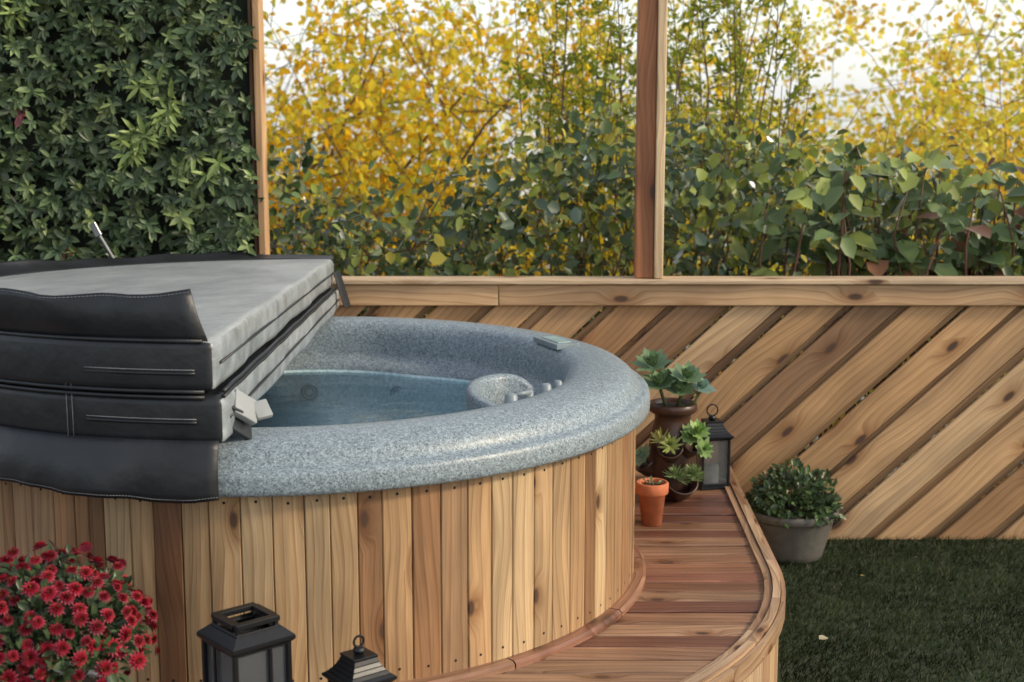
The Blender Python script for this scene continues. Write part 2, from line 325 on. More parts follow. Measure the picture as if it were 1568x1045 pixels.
for a0,a1 in wds:
    RS=.972+random.uniform(-.001,.001); g=.0007; e=.0025; off=(random.uniform(0,50),random.uniform(0,50))
    sec=[(a0+g,RS-.02),(a0+g,RS-.003),(a0+g+e,RS),((a0+a1)/2,RS+.0006),(a1-g-e,RS),(a1-g,RS-.003),(a1-g,RS-.02)]
    vs=[];uv=[]
    for z in (ZD-.02,.792):
        for (an,r) in sec: vs.append((XC+r*math.cos(an),YC+r*math.sin(an),z)); uv.append((z+off[0],an+off[1]))
    n=len(sec); mb.add(vs,[[i,i+1,n+i+1,n+i] for i in range(n-1)],stcol(),0,uv)
    am=(a0+a1)/2
    for zz in (.762,.345):
        nn=Vector((math.cos(am),math.sin(am),0)); t=Vector((-nn.y,nn.x,0)); c=Vector((XC,YC,zz+random.uniform(-.003,.003)))+nn*(RS+.0009)
        ms.add([c]+[c+(t*math.cos(q)+Vector((0,0,1))*math.sin(q))*.0036 for q in np.linspace(0,2*math.pi,8,endpoint=False)],[[0,i+1,(i+1)%8+1] for i in range(8)])
mb.build('cedar_staves',[M_stave],tub); ms.build('screws',[M_dark],tub,recalc=False)
mb=MB(); lathe(mb,[(.955,.1),(.955,.795)],96,XC,YC); mb.build('inner_band',[M_dark],tub)
mb=MB()
for i in range(14):
    a0=2*math.pi*i/14; col=random.choice([(.40,.21,.13),(.45,.26,.17),(.36,.18,.12)]); n=10; ps=[(.968,0),(.968,.018),(1.0,.018),(1.008,.012),(1.008,0)]; vs=[];uv=[]
    for j in range(n+1):
        an=a0+.002+(2*math.pi/14-.004)*j/n
        for r,z in ps: vs.append((XC+r*math.cos(an),YC+r*math.sin(an),ZD+z)); uv.append((an+i*3,r+z))
    fs=[[j*5+q,j*5+q+1,(j+1)*5+q+1,(j+1)*5+q] for j in range(n) for q in range(4)]
    mb.add(vs,fs,col,0,uv)
mb.build('base_moulding',[M_deck],tub)
# ---------------------------------------------------------------- cover
cov=empty('hot_tub_cover'); RC=1.03
def zb(x,y,b,f):
    t=(y-(YC-RC))/(2*RC); return f*(1-t)+b*t
def slab(name,zlo,zhi,x1,topmat):
    nA=40; pts=[(x1+RC*math.cos(math.pi/2+math.pi*i/nA),YC+RC*math.sin(math.pi/2+math.pi*i/nA)) for i in range(nA+1)]
    nf=24
    for i in range(1,nf):
        y=YC-RC+2*RC*i/nf; pts.append((x1+.004*math.sin(y*11+zhi[0]*50)+.0015*math.sin(y*29),y))
    n=len(pts); mb=MB()
    A=[(x,y,zb(x,y,*zhi)) for i,(x,y) in enumerate(pts)]; B=[(x,y,zb(x,y,*zlo)) for x,y in pts]
    fs=[list(range(n)),list(range(2*n-1,n-1,-1))]+[[i,(i+1)%n,n+(i+1)%n,n+i] for i in range(n)]
    mb.add(A+B,fs); mb.m=[topmat,0]+[1 if i>=nA else 0 for i in range(n)]
    return mb.build(name,[M_vinyl,M_vinylg,M_vinylt],cov,bevel=.020,bseg=4,smooth=True)
slab('lower_panel',(.903,.905),(.985,1.012),XC+.005,0)
slab('upper_panel',(.990,1.02),(1.085,1.135),XC-.012,2)
mb=MB()
def arcpts(r,zf,a0,a1,n=40): return [(XC+r*math.cos(a),YC+r*math.sin(a),zb(0,YC+r*math.sin(a),*zf)) for a in np.linspace(R_(a0),R_(a1),n)]
for zz in ((1.084,1.132),(.993,1.022),(.984,1.010)):
    if zz[0]!=1.084: mb.tube([(XC+.002,YC-1.01+2.02*i/20,zb(0,YC-1.01+2.02*i/20,*zz)+.0015*math.sin(i*2.1)) for i in range(21)],.0045,6,mat=0)
    mb.tube(arcpts(RC-.001,zz,95,268),.0045,6,mat=0)
for zz,dx in (((1.040,1.078),.0),((.945,.958),.017)):
    mb.tube([(XC-.010+dx+.001,YC-.98,zz[1]),(XC-.010+dx+.001,YC+.98,zz[0])],.0035,5,mat=0)
for zz in ((1.035,1.062),(.943,.955)):
    mb.tube(arcpts(RC+.0005,zz,253,267,12),.004,5,mat=0); mb.tube(arcpts(RC+.003,(zz[0]+.008,zz[1]+.008),253,267,12),.0011,5,mat=1)
    for r,a in ((RC+.001,251),(RC+.001,250.2)): mb.tube([arcpts(r,(zz[0]+.035,zz[1]+.055),a,a,1)[0],arcpts(r,(zz[0]-.035,zz[1]-.045),a,a,1)[0]],.0009,4,mat=1)
mb.build('piping',[M_vinyl,M_stitch],cov,smooth=True)
def skirt(name,a0,a1,z0f,z1f,r0,r1,ph,slantend=0):
    mb=MB(); n=90; m=7; vs=[]
    for i in range(n+1):
        a=R_(a0+(a1-a0)*i/n)
        for j in range(m+1):
            t=j/m; aa=a-slantend*t*(i/n)**6
            w=.009*math.sin(a*13+ph)*t+.006*math.sin(a*31+ph*2)*t+.003*math.sin(a*67+ph+t*3)*t
            zl=z0f(aa); zh=z1f(aa)
            r=r0+(r1(aa)-r0)*t+w+.01*math.sin(math.pi*t)
            vs.append((XC+r*math.cos(aa),YC+r*math.sin(aa),zl+(zh-zl)*t+(.006*math.sin(a*9+ph)+.003*math.sin(a*27))*t))
    k=m+1; mb.add(vs,[[i*k+j,(i+1)*k+j,(i+1)*k+j+1,i*k+j+1] for i in range(n) for j in range(m)])
    hem=[Vector(vs[i*k+m-1])*.35+Vector(vs[i*k+m])*.65 for i in range(n+1)]
    o=mb.build(name,[M_vinyl],cov,smooth=True,recalc=False); s=o.modifiers.new('s','SOLIDIFY'); s.thickness=.006; s.offset=0
    mh=MB()
    for i in range(0,n):
        a,b=hem[i],hem[i+1]; d=(a-Vector((XC,YC,a.z))).normalized()*.0034
        for q in range(4): 
            p0=a.lerp(b,q/4+.03)+d; p1=a.lerp(b,q/4+.19)+d; mh.tube([p0,p1],.0008,4)
    mh.build(name+'_stitching',[M_stitch],cov)
skirt('hanging_skirt',150,269.5,lambda a:.915,lambda a:.79,RC-.003,lambda a:RC+.022,1.0)
def uz0(a): return zb(0,YC+RC*math.sin(a),1.082,1.13)
def hgt(a):
    d=math.degrees(a)
    return np.interp(d,[90,120,150,180,215,240,270],[.012,.02,.035,.05,.075,.098,.108])
def ur(a): return np.interp(math.degrees(a),[90,120,150,180,215,240,270],[RC+.06,RC+.06,RC+.05,RC+.05,RC+.03,RC+.01,RC-.015])
skirt('upturned_skirt',91,268.5,uz0,lambda a:uz0(a)+float(hgt(a)),RC-.012,lambda a:float(ur(a)),2.2,slantend=.035)
mb=MB()
def strap(p0,p1,w,t,up,mat): 
    p0=Vector(p0);p1=Vector(p1);U=(p1-p0).normalized();V=Vector(up).cross(U).normalized(); mb.box((p0+p1)/2,U,V,(p1-p0).length,w,t,mat=mat)
strap((-.645,3.03,1.0),(-.605,3.08,.965),.05,.006,(0,-.5,1),0)
strap((-.615,3.07,.982),(-.575,3.11,.945),.062,.018,(.4,-.7,.8),1)
strap((-.577,3.105,.95),(-.545,3.125,.955),.045,.014,(.4,-.7,.8),1)
strap((-.63,3.04,.955),(-.585,3.10,.905),.05,.012,(.4,-.7,.8),0)
strap((-.612,4.93,1.05),(-.575,4.93,.925),.045,.006,(1,-.4,.3),0)
mb.build('fold_straps',[M_vinyl,M_vinylt],cov,bevel=.006,bseg=3,smooth=True)
lift=empty('cover_lifter'); mb=MB()
mb.tube([(-1.34,4.94,.2),(-1.345,4.94,1.02),(-1.37,4.92,1.07),(-1.43,4.9,1.19)],.008,10)
mb.box((-1.435,4.9,1.2),(-.45,0,.9),(.9,0,.45),.05,.024,.018); mb.build('lifter_arm',[M_galv],lift,bevel=.003)
# ---------------------------------------------------------------- fence
fen=empty('diagonal_board_fence'); FY=5.18; X0,X1=-3.2,5.0; Z0,Z1=.0,.905
def clip(poly,x0,x1,z0,z1):
    def c(poly,ins,inter):
        out=[]
        for i in range(len(poly)):
            a,b=poly[i-1],poly[i]
            if ins(b):
                if not ins(a): out.append(inter(a,b))
                out.append(b)
            elif ins(a): out.append(inter(a,b))
        return out
    for ax,v,s in ((0,x0,1),(0,x1,-1),(1,z0,1),(1,z1,-1)):
        if not poly: return poly
        poly=c(poly,lambda p:(p[ax]-v)*s>=-1e-9,lambda a,b:tuple(a[k]+(b[k]-a[k])*(v-a[ax])/(b[ax]-a[ax]) for k in (0,1)))
    return poly
th=R_(43); U2=(math.cos(th),math.sin(th)); V2=(-math.sin(th),math.cos(th))
def fcol():
    b=random.choices([(.66,.42,.22),(.58,.355,.175),(.50,.29,.14),(.72,.50,.29),(.40,.235,.125),(.62,.38,.18)],[4,4,2.5,3,2.2,3])[0]; k=random.uniform(.92,1.12); return tuple(c*k for c in b)
front=MB(); back=MB()
def slat(mb,s,ww,yf,t,col,skew=0):
    q=[(0,s),(12,s+skew),(12,s+ww+skew),(0,s+ww)]; q=[(a-6,b) for a,b in q]
    P=[(a*U2[0]+b*V2[0],a*U2[1]+b*V2[1]) for a,b in q]; P=clip(P,X0,X1,Z0,Z1)
    if len(P)>=3: mb.prism([(a,yf,b) for a,b in P],[(a,yf+t,b) for a,b in P],(U2[0],0,U2[1]),(V2[0],0,V2[1]),col)
s=-6.0
while s<6:
    ww=.118+random.uniform(-.006,.006); gap=random.uniform(.022,.038)
    slat(front,s,ww,FY+random.uniform(-.003,.003),.016,fcol(),random.uniform(-.01,.01))
    bw=gap-random.choice([.000,.004,.006,.009,-.01]); c=fcol(); c=tuple(q*.7 for q in c)  # back slats coloured darker for the shade behind the front boards
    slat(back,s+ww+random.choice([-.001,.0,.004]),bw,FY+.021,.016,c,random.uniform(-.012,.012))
    s+=ww+gap
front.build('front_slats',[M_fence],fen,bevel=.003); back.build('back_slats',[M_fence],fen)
mb=MB(); x=X0
for L in (1.9,1.25,3.4,3.0):
    x1=min(x+L,X1)
    mb.box(((x+x1)/2,FY-.014,.937),(1,0,0),(0,0,1),x1-x-.003,.078,.022,(.66,.44,.25)); x=x1
x=X0
for L in (2.2,.34,3.2,2.6):
    x1=min(x+L,X1); mb.box(((x+x1)/2,FY+.015,.987),(1,0,0),(0,1,0),x1-x-.003,.115,.018,(.74,.57,.39)); x=x1
for px in (-2.2,.52,3.2): mb.box((px,FY+.125,.5),(0,0,1),(1,0,0),.95,.09,.09,(.3,.17,.09))
mb.build('top_rail_and_cap',[M_fence],fen,bevel=.003)
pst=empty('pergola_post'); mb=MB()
mb.box((.484,FY+.03,1.998),(0,0,1),(1,0,0),2.0,.066,.08,(.46,.19,.085)); mb.box((.5345,FY+.024,1.998),(0,0,1),(1,0,0),2.0,.032,.10,(.86,.66,.42))  # second board painted paler, standing in for the post's sunlit right side
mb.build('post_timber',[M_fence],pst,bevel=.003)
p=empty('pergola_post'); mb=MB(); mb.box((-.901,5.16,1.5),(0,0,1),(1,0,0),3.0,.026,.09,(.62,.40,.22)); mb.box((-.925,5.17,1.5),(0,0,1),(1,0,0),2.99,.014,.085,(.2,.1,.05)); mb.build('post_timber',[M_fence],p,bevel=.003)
# ---------------------------------------------------------------- artificial hedge wall
hw=empty('artificial_hedge_wall'); mb=MB(); mb.box((-2.05,5.165,1.5),(1,0,0),(0,0,1),2.25,3.0,.03); mb.build('backing',[M_hb],hw)
ns=3300; sx=rng.uniform(-3.1,-.925,ns); sz=rng.uniform(.75,2.5,ns); dep=rng.uniform(0,.12,ns)
P=[];D=[];NN=[];L=[];W=[];C=[]
for i in range(ns):
    k=rng.integers(5,9); ph=rng.uniform(0,6.28); r=rng.random(); c0=np.array([.058,.088,.042]) if r<.6 else (np.array([.10,.145,.06]) if r<.9 else np.array([.16,.21,.08]))
    if rng.random()<.003: c0=np.array([.16,.05,.055])
    c0=c0*rng.uniform(.65,1.4); big=rng.random()<.3
    for j in range(k):
        a=ph+6.28*j/k+rng.uniform(-.5,.5); d=np.array([math.cos(a),-rng.uniform(.2,1.0),math.sin(a)-.3])
        P.append([sx[i],5.14-dep[i],sz[i]]); D.append(d); NN.append([rng.normal()*.4,-1,.5+rng.normal()*.4]); l=rng.uniform(.028,.05)*(1.3 if big else 1); L.append(l); W.append(l*rng.uniform(.34,.5)); C.append(c0*rng.uniform(.75,1.3))
spr=[(-1.24,1.68),(-1.22,1.62),(-1.31,1.50),(-1.35,1.46),(-1.83,1.73),(-1.87,1.30),(-1.86,1.20),(-1.05,1.44),(-1.75,1.95),(-2.3,1.5),(-2.5,2.1),(-1.2,2.3)]
for (x,z) in spr:
    for q in range(3):
        xx=x+rng.normal()*.03; zz=z+rng.normal()*.03; ph=rng.uniform(0,6)
        for j in range(8):
            a=ph+6.28*j/8+rng.uniform(-.3,.3); P.append([xx,5.03+rng.uniform(-.01,.02),zz]); D.append([math.cos(a),-rng.uniform(.1,.9),math.sin(a)-.4]); NN.append([rng.normal()*.3,-1,.6]); l=rng.uniform(.05,.085); L.append(l); W.append(l*.26); C.append(np.array([.20,.27,.08])*rng.uniform(.7,1.25))
leafmesh('hedge_leaves',P,D,NN,L,W,np.clip(C,0,1),M_hleaf,hw)
# ---------------------------------------------------------------- green shrubs behind the fence
topx=[-4,-2,-1.0,-.75,-.5,-.24,0,.2,.45,.7,.95,1.2,1.7,2.2,3,4.5]
topz=[1.3,1.4,1.40,1.20,1.10,1.24,1.40,1.60,1.72,1.62,1.44,1.38,1.28,1.20,1.2,1.3]
nc=1500; P=[];D=[];NN=[];L=[];W=[];C=[]
cx=rng.uniform(-3.0,4.0,nc); ct=np.interp(cx,topx,topz); cz=.5+(ct-.5)*rng.uniform(0,1,nc)**.75+rng.normal(size=nc)*.07; cy=rng.uniform(5.42,6.6,nc)
for i in range(nc):
    n=rng.integers(9,20); c0=np.array([.075,.115,.04])*rng.uniform(.6,1.6)
    r=rng.random()
    if r<.34: c0=np.array([.24,.29,.06])
    elif r<.46: c0=np.array([.10,.15,.10])
    elif r<.53: c0=np.array([.50,.42,.06])
    p=np.array([cx[i],cy[i],cz[i]])+rng.normal(size=(n,3))*np.array([.07,.07,.06])
    d=rdir(n); d[:,2]-=.35; nn=rdir(n)*.8+np.array([0,-.5,.8]); l=rng.uniform(.028,.072,n)
    P.append(p);D.append(d);NN.append(nn);L.append(l);W.append(l*rng.uniform(.5,.85,n));C.append(c0[None]*rng.uniform(.7,1.35,(n,1)))
shr=empty('shrub_hedge'); leafmesh('shrub_leaves',np.vstack(P),np.vstack(D),np.vstack(NN),np.hstack(L),np.hstack(W),np.clip(np.vstack(C),0,1),M_leaf,shr)
mb=MB()
for i in range(150):
    x=rng.uniform(-3,4); y=rng.uniform(5.7,6.5); t=float(np.interp(x,topx,topz))+rng.uniform(-.3,.2); ln=rng.normal()*.09; pts=[(x,y,-.1)]
    for q in range(1,6): pts.append((pts[-1][0]+ln+rng.normal()*.05,pts[-1][1]+rng.normal()*.03,-.1+(t+.1)*q/5))
    mb.tube(pts,[.007,.006,.005,.004,.003,.0015],5)
mb.build('shrub_stems',[M_bark],shr,smooth=True)
prv=empty('privet_shrub'); mb=MB(); P=[];D=[];C=[]
for i in range(46):
    x=float(rng.choice([rng.uniform(.05,.6),rng.uniform(.1,1.3),rng.uniform(.65,1.15)])); y=rng.uniform(6.3,7.5); h=rng.uniform(1.8,3.0); lean=rng.normal()*.22+.04
    pts=[(x+lean*(q/7)**1.6+rng.normal()*.022,y+rng.normal()*.03,-.3+(h+.3)*q/7) for q in range(8)]
    mb.tube(pts,[.007,.006,.006,.005,.004,.003,.002,.001],4); pa=np.array(pts)
    for q in range(int(rng.integers(9,19))):
        t=rng.uniform(3.2,7); b0=np.array([np.interp(t,np.arange(8),pa[:,w_]) for w_ in range(3)]); dd=rng.normal(size=3)*np.array([.8,.6,.3])+np.array([0,0,.7]); dd/=np.linalg.norm(dd); ln=rng.uniform(.08,.24)
        mb.tube([b0,b0+dd*ln*.5+rng.normal(size=3)*.01,b0+dd*ln],[.0025,.002,.001],3)
        m=int(rng.integers(12,30)); tt=rng.uniform(.1,1.05,m)[:,None]; P.append(b0+dd*ln*tt+rng.normal(size=(m,3))*.014); d=rdir(m)+dd*.8; D.append(d)
        c=np.array([.28,.34,.05]) if rng.random()<.6 else np.array([.62,.55,.07]); C.append(c[None]*rng.uniform(.6,1.4,(m,1)))
P=np.vstack(P); leafmesh('privet_leaves',P,np.vstack(D),rdir(len(P)),rng.uniform(.020,.042,len(P)),rng.uniform(.012,.020,len(P)),np.clip(np.vstack(C),0,.9),M_leafsoft,prv)
mb.build('privet_stems',[M_bark],prv,smooth=True)
bl=empty('broad_leaf_shrub'); P=[];D=[];NN=[];L=[];W=[];C=[]; mb=MB()
for i in range(95):
    x=rng.uniform(.85,3.2) if i>50 else rng.uniform(1.25,2.1); y=rng.uniform(5.36,5.75); z=rng.uniform(.95,1.40)
    mb.tube([(x+rng.normal()*.1,y+.05,.2),(x+rng.normal()*.03,y+.02,z-.2),(x,y,z)],[.006,.005,.003],5)
    for j in range(5):
        a=rng.uniform(0,6.28); l=rng.uniform(.05,.135); P.append([x+rng.normal()*.05,y,z+rng.normal()*.05]);D.append([math.cos(a),math.sin(a)*.6-.2,-.25+rng.normal()*.4]);NN.append([rng.normal()*.5,-.5,1]);L.append(l);W.append(l*.78)
        r=rng.random(); c=np.array([.15,.22,.08]) if r<.62 else (np.array([.32,.38,.10]) if r<.92 else np.array([.24,.11,.055])); C.append(c*rng.uniform(.55,1.35))
leafmesh('broad_leaves',P,D,NN,L,W,C,M_leaf,bl,fold=.18,curl=.3); mb.build('broad_stems',[plain('red_stem',(.12,.05,.03),.6)],bl,smooth=True)
# ---------------------------------------------------------------- autumn trees
def rv(): return Vector(rng.normal(size=3))
def make_tree(name,base,H,colors,leafn=25,ls=(.040,.073),sp=1.0):
    mb=MB(); LP=[]
    def grow(p,d,length,r,lev):
        n=5; pts=[p.copy()]; rs=[r]
        for i in range(n):
            d=(d+rv()*.15+Vector((0,0,.05 if lev<2 else -.03))).normalized(); p=p+d*length/n; pts.append(p.copy()); rs.append(r*(1-.75*(i+1)/n) if lev>0 else r*(1-.5*(i+1)/n))
        mb.tube(pts,rs,[8,6,4,3][lev])
        if lev==3:
            for i in range(leafn):
                t=rng.uniform(.1,1)*n; a=pts[min(int(t),n-1)]; LP.append(a.lerp(pts[min(int(t),n-1)+1],t%1)+rv()*.045)
            return
        for c in range([9,7,5][lev]):
            t=rng.uniform(.35 if lev==0 else .15,1)*n; k=min(int(t),n-1); q=pts[k].lerp(pts[k+1],t-k)
            side=rv(); side=(side-d*side.dot(d)).normalized(); nd=(d*.45+side*sp).normalized()
            grow(q,nd,length*rng.uniform(.5,.72) if lev>0 else H*rng.uniform(.35,.6),max(rs[k]*.5,.0035),lev+1)
    grow(Vector(base),Vector((rng.normal()*.1,rng.normal()*.1,1)),H*.5,H*.014,0)
    e=empty(name); mb.build('branches',[M_bark],e,smooth=True,recalc=False)
    LP=np.array([tuple(p) for p in LP]); n=len(LP); ci=rng.integers(0,len(colors),n); C=np.array(colors)[ci]*rng.uniform(.7,1.2,(n,1))
    l=rng.uniform(*ls,n); d=rdir(n); d[:,2]-=.5; leafmesh('leaves',LP,d,rdir(n)+np.array([0,-.4,.4]),l,l*rng.uniform(.5,.8,n),np.clip(C,0,.95),M_yel,e)
YC1=[(.95,.62,.03),(.95,.72,.07),(.92,.50,.03),(.82,.64,.06),(.62,.62,.08)]
YC2=[(.90,.76,.10),(.78,.72,.09),(.95,.70,.07),(.56,.60,.08)]
YC3=[(.95,.64,.08),(.90,.54,.07),(.95,.76,.16),(.78,.66,.12)]
for b,H,c in (((-2.2,9.0,-1.3),4.2,YC1),((-.9,8.8,-1.3),4.2,YC1),((-.1,10.0,-1.6),4.6,YC1),((-1.7,10.5,-1.7),4.6,YC1),((1.2,10.2,-1.7),4.6,YC2),((2.3,9.2,-1.4),4.2,YC2),((3.2,10.2,-1.6),4.6,YC3),((4.2,9.5,-1.5),4.4,YC3),((2.0,11.3,-1.7),4.8,YC3),((-4.0,10.5,-1.6),4.6,YC2)):
    make_tree('autumn_tree',b,H,c)
P=[];L=[];C=[]
for i in range(700):
    y=rng.uniform(15,30); x=rng.uniform(-.55,.62)*y; z=-2+rng.uniform(0,1)**.8*(5.0 if rng.random()<.35 else 3.1); n=rng.integers(14,40); c=np.array([(.95,.68,.10),(.78,.68,.10),(.95,.76,.20),(.56,.58,.12)][rng.integers(0,4)])*rng.uniform(.85,1.1)
    p=np.array([x,y,z])+rng.normal(size=(n,3))*.36; P.append(p); L.append(rng.uniform(.08,.14,n)); C.append(c[None]*rng.uniform(.75,1.15,(n,1)))
P=np.vstack(P); L=np.hstack(L); leafmesh('distant_autumn_trees',P,rdir(len(P)),rdir(len(P))+np.array([0,-.5,.3]),L,L*.7,np.clip(np.vstack(C),0,.95),M_yel)
# ---------------------------------------------------------------- turf
mb=MB(); mb.add([(-2.4,-3,.003),(6,-3,.003),(6,5.2,.003),(-2.4,5.2,.003)],[[0,1,2,3]]); mb.build('artificial_grass_sheet',[plain('turf_base',(.022,.034,.014),.9,nscale=12,noise=.4)])
n=110000; x=rng.uniform(.3,3.3,n); y=rng.uniform(2.3,5.17,n)
oxv=np.where(y>=YC,XC+RO+(y-YC)*.03,XC+np.sqrt(np.clip(RO*RO-(y-YC)**2,0,9))); k=x>oxv+.015; x=x[k];y=y[k]; n=len(x)
a=rng.uniform(0,6.28,n); h=rng.uniform(.012,.030,n); w=.0022; ln=rng.normal(size=(n,2))*.010+np.array([.004,-.003])
co=np.zeros((n,3,3)); dx=np.cos(a)*w; dy=np.sin(a)*w
co[:,0]=np.stack([x-dx,y-dy,np.full(n,.003)],1); co[:,1]=np.stack([x+dx,y+dy,np.full(n,.003)],1); co[:,2]=np.stack([x+ln[:,0],y+ln[:,1],h],1)
me=bpy.data.meshes.new('artificial_grass'); me.vertices.add(3*n); me.vertices.foreach_set('co',co.astype(np.float32).ravel()); me.loops.add(3*n); me.loops.foreach_set('vertex_index',np.arange(3*n,dtype=np.int32)); me.polygons.add(n); me.polygons.foreach_set('loop_start',np.arange(0,3*n,3,dtype=np.int32)); me.polygons.foreach_set('loop_total',np.full(n,3,dtype=np.int32)); me.update(calc_edges=True)
patch=.8+.35*np.sin(x*5.1+np.sin(y*4))*np.sin(y*6.3+x*2)+.3*np.sin(x*13+y*5)*np.sin(y*19-x*4)
base=np.array([.044,.062,.028])[None]*(patch*rng.uniform(.4,1.8,n))[:,None]; dry=rng.random(n)<.08; base[dry]=np.array([.18,.18,.11])
cc=np.ones((n,3,4),np.float32); cc[:,:,:3]=np.clip(base,0.003,1)[:,None,:]; c=me.color_attributes.new('Col','FLOAT_COLOR','POINT'); c.data.foreach_set('color',cc.ravel()); me.materials.append(M_leafsoft)
link(bpy.data.objects.new('artificial_grass',me))
fl=[(.93,4.1,.028),(1.45,4.9,.024),(1.3,3.6,.024),(1.7,4.5,.024),(.95,3.35,.024),(1.55,4.0,.024),(1.2,4.7,.024),(1.8,3.9,.024)]
leafmesh('fallen_leaves',fl,[[1,.5,.1],[0,1,0],[1,0,0],[.5,1,0],[1,1,0],[0,1,.1],[1,.2,0],[.3,-1,0]],[[0,-.2,1]]*8,[.035]+[.016]*7,[.03]+[.012]*7,[(.62,.55,.38)]+[(.4,.3,.12)]*7,M_leafsoft)
# ---------------------------------------------------------------- pots
def pot(name,x,y,z,prof,mat,soilz,soilr):
    e=empty(name,(x,y,z)); mb=MB(); lathe(mb,prof,56); mb.build('pot_body',[mat],e,smooth=True)
    mb=MB(); lathe(mb,[(0.001,soilz),(soilr,soilz)],30); mb.build('soil',[M_soil],e); return e
gp=pot('grey_planter',1.015,4.985,.004,[(0,0),(.105,0),(.112,.006),(.118,.03),(.138,.10),(.150,.145),(.152,.15),(.160,.152),(.165,.157),(.166,.178),(.162,.183),(.153,.183),(.150,.176),(.148,.15)],M_grey,.165,.15)
def bush(parent,c,rad,n,l,wr,cols,mat,name='foliage',zsq=1.0):
    d=rdir(n); d[:,2]=np.abs(d[:,2])*1.1-.15; r=rng.uniform(.35,1,n)**.6*rad*(1+.14*np.sin(d[:,0]*9+1)*np.sin(d[:,1]*8)); P=np.array(c)+d*r[:,None]*np.array([1,1,zsq]); D=d+rdir(n)*.8; NN=d*.6+np.array([0,-.1,.7])+rdir(n)*.5
    ll=rng.uniform(*l,n); C=np.array(cols)[rng.integers(0,len(cols),n)]*rng.uniform(.65,1.4,(n,1)); leafmesh(name,P,D,NN,ll,ll*wr,np.clip(C,0,1),mat,parent)
bush(gp,(0,0,.19),.165,1500,(.018,.042),.5,[(.045,.085,.03),(.06,.11,.035),(.09,.15,.05)],M_leaf,zsq=.85)
tp=pot('terracotta_pot',.447,4.40,ZD,[(0,0),(.032,0),(.043,.10),(.049,.101),(.052,.105),(.053,.135),(.049,.139),(.044,.138),(.043,.12)],M_terra,.122,.044)
bush(tp,(0,0,.12),.03,30,(.012,.022),.35,[(.12,.17,.08)],M_succ)
sp=pot('strawberry_planter',.545,4.72,ZD,[(0,0),(.062,0),(.068,.01),(.075,.05),(.082,.12),(.080,.18),(.070,.235),(.060,.27),(.062,.29),(.078,.30),(.083,.305),(.083,.325),(.078,.33),(.07,.328),(.066,.30)],M_brown,.315,.07)
def pocket(e,ang,zz,s=1):
    mb=MB(); c=Vector((math.cos(ang)*.088,math.sin(ang)*.088,zz)); ax=Vector((math.cos(ang)*.75,math.sin(ang)*.75,.8)).normalized(); X=Vector((-math.sin(ang),math.cos(ang),0)); Y=ax.cross(X)
    pr=[(.01,-.085),(.022,-.07),(.038,-.03),(.045,0),(.047,.008),(.043,.010),(.037,.0),(.03,-.02)]; vs=[]; n=24
    for j in range(n):
        a=2*math.pi*j/n
        for r,h in pr: vs.append(c+(X*math.cos(a)+Y*math.sin(a))*r*s+ax*h*s)
    k=len(pr); mb.add(vs,[[j*k+i,((j+1)%n)*k+i,((j+1)%n)*k+i+1,j*k+i+1] for j in range(n) for i in range(k-1)]); mb.build('pocket',[M_brown],e,smooth=True); return c+ax*.01*s,ax
def rosette(e,c,ax,n,l,w,col,rings=3,name='rosette',curl=-.25):
    c=np.array(c);ax=np.array(ax)/np.linalg.norm(ax); t=np.cross(ax,[.3,.2,1]); t/=np.linalg.norm(t); b=np.cross(ax,t); P=[];D=[];NN=[];L=[];W=[];C=[]
    for r in range(rings):
        up=.2+.75*r; m=max(4,int(n*(1-.22*r)))
        for j in range(m):
            a=6.28*j/m+r*.5+rng.uniform(-.15,.15); rad=t*math.cos(a)+b*math.sin(a); d=rad+ax*up; P.append(c+ax*.006*r); D.append(d); NN.append(ax-rad*.3*up); L.append(l*(1-.18*r)*rng.uniform(.85,1.1)); W.append(w*(1-.12*r)); C.append(np.array(col)*rng.uniform(.75,1.25)*(1+.15*r))
    leafmesh(name,P,D,NN,L,W,np.clip(C,0,1),M_succ,e,fold=.35,curl=curl)
for (x,y,z,l) in ((-.07,-.02,.45,.080),(.04,-.03,.41,.070),(-.02,.0,.38,.075),(.09,0,.37,.055),(-.05,-.04,.39,.070),(.015,-.05,.37,.060)):
    rosette(sp,(x,y,z),(x*3,-.4,1),9,l,.042,(.14,.22,.11) if x<.05 else (.24,.36,.30),3)
mb=MB()
for x,z in ((-.07,.45),(.04,.41),(.09,.37)): mb.tube([(x*.3,0,.31),(x*.8,-.01,z-.04),(x,-.02,z)],[.007,.006,.005],6)
mb.build('succulent_stems',[plain('stem_green',(.12,.16,.07),.6)],sp,smooth=True)
c,ax=pocket(sp,R_(-100),.19,.95); rosette(sp,c,ax,11,.05,.012,(.28,.33,.10),4)
rosette(sp,c+Vector((-.03,0,.02)),(-.5,-.2,1),9,.05,.010,(.30,.30,.10),3)
c,ax=pocket(sp,R_(-50),.20,.9); rosette(sp,c+Vector((.015,0,.03)),(.2,-.6,1),10,.052,.026,(.22,.34,.10),3); rosette(sp,c+Vector((.03,-.02,-.02)),(.4,-.8,.5),10,.046,.02,(.20,.31,.10),3); rosette(sp,c+Vector((-.01,-.0,.02)),(.0,-.8,.7),10,.045,.022,(.19,.29,.10),3)
c,ax=pocket(sp,R_(-75),.075,1.25)
for q in range(6): rosette(sp,np.array(c)+np.array([rng.uniform(-.03,.07),-.01,rng.uniform(0,.03)]),(rng.normal()*.5,-.4,1),12,.045,.007,(.22,.30,.12),3)
c,ax=pocket(sp,R_(190),.12,.9); rosette(sp,c+Vector((-.0,-.02,.02)),(-.8,-.4,.6),9,.05,.03,(.25,.36,.24),3)
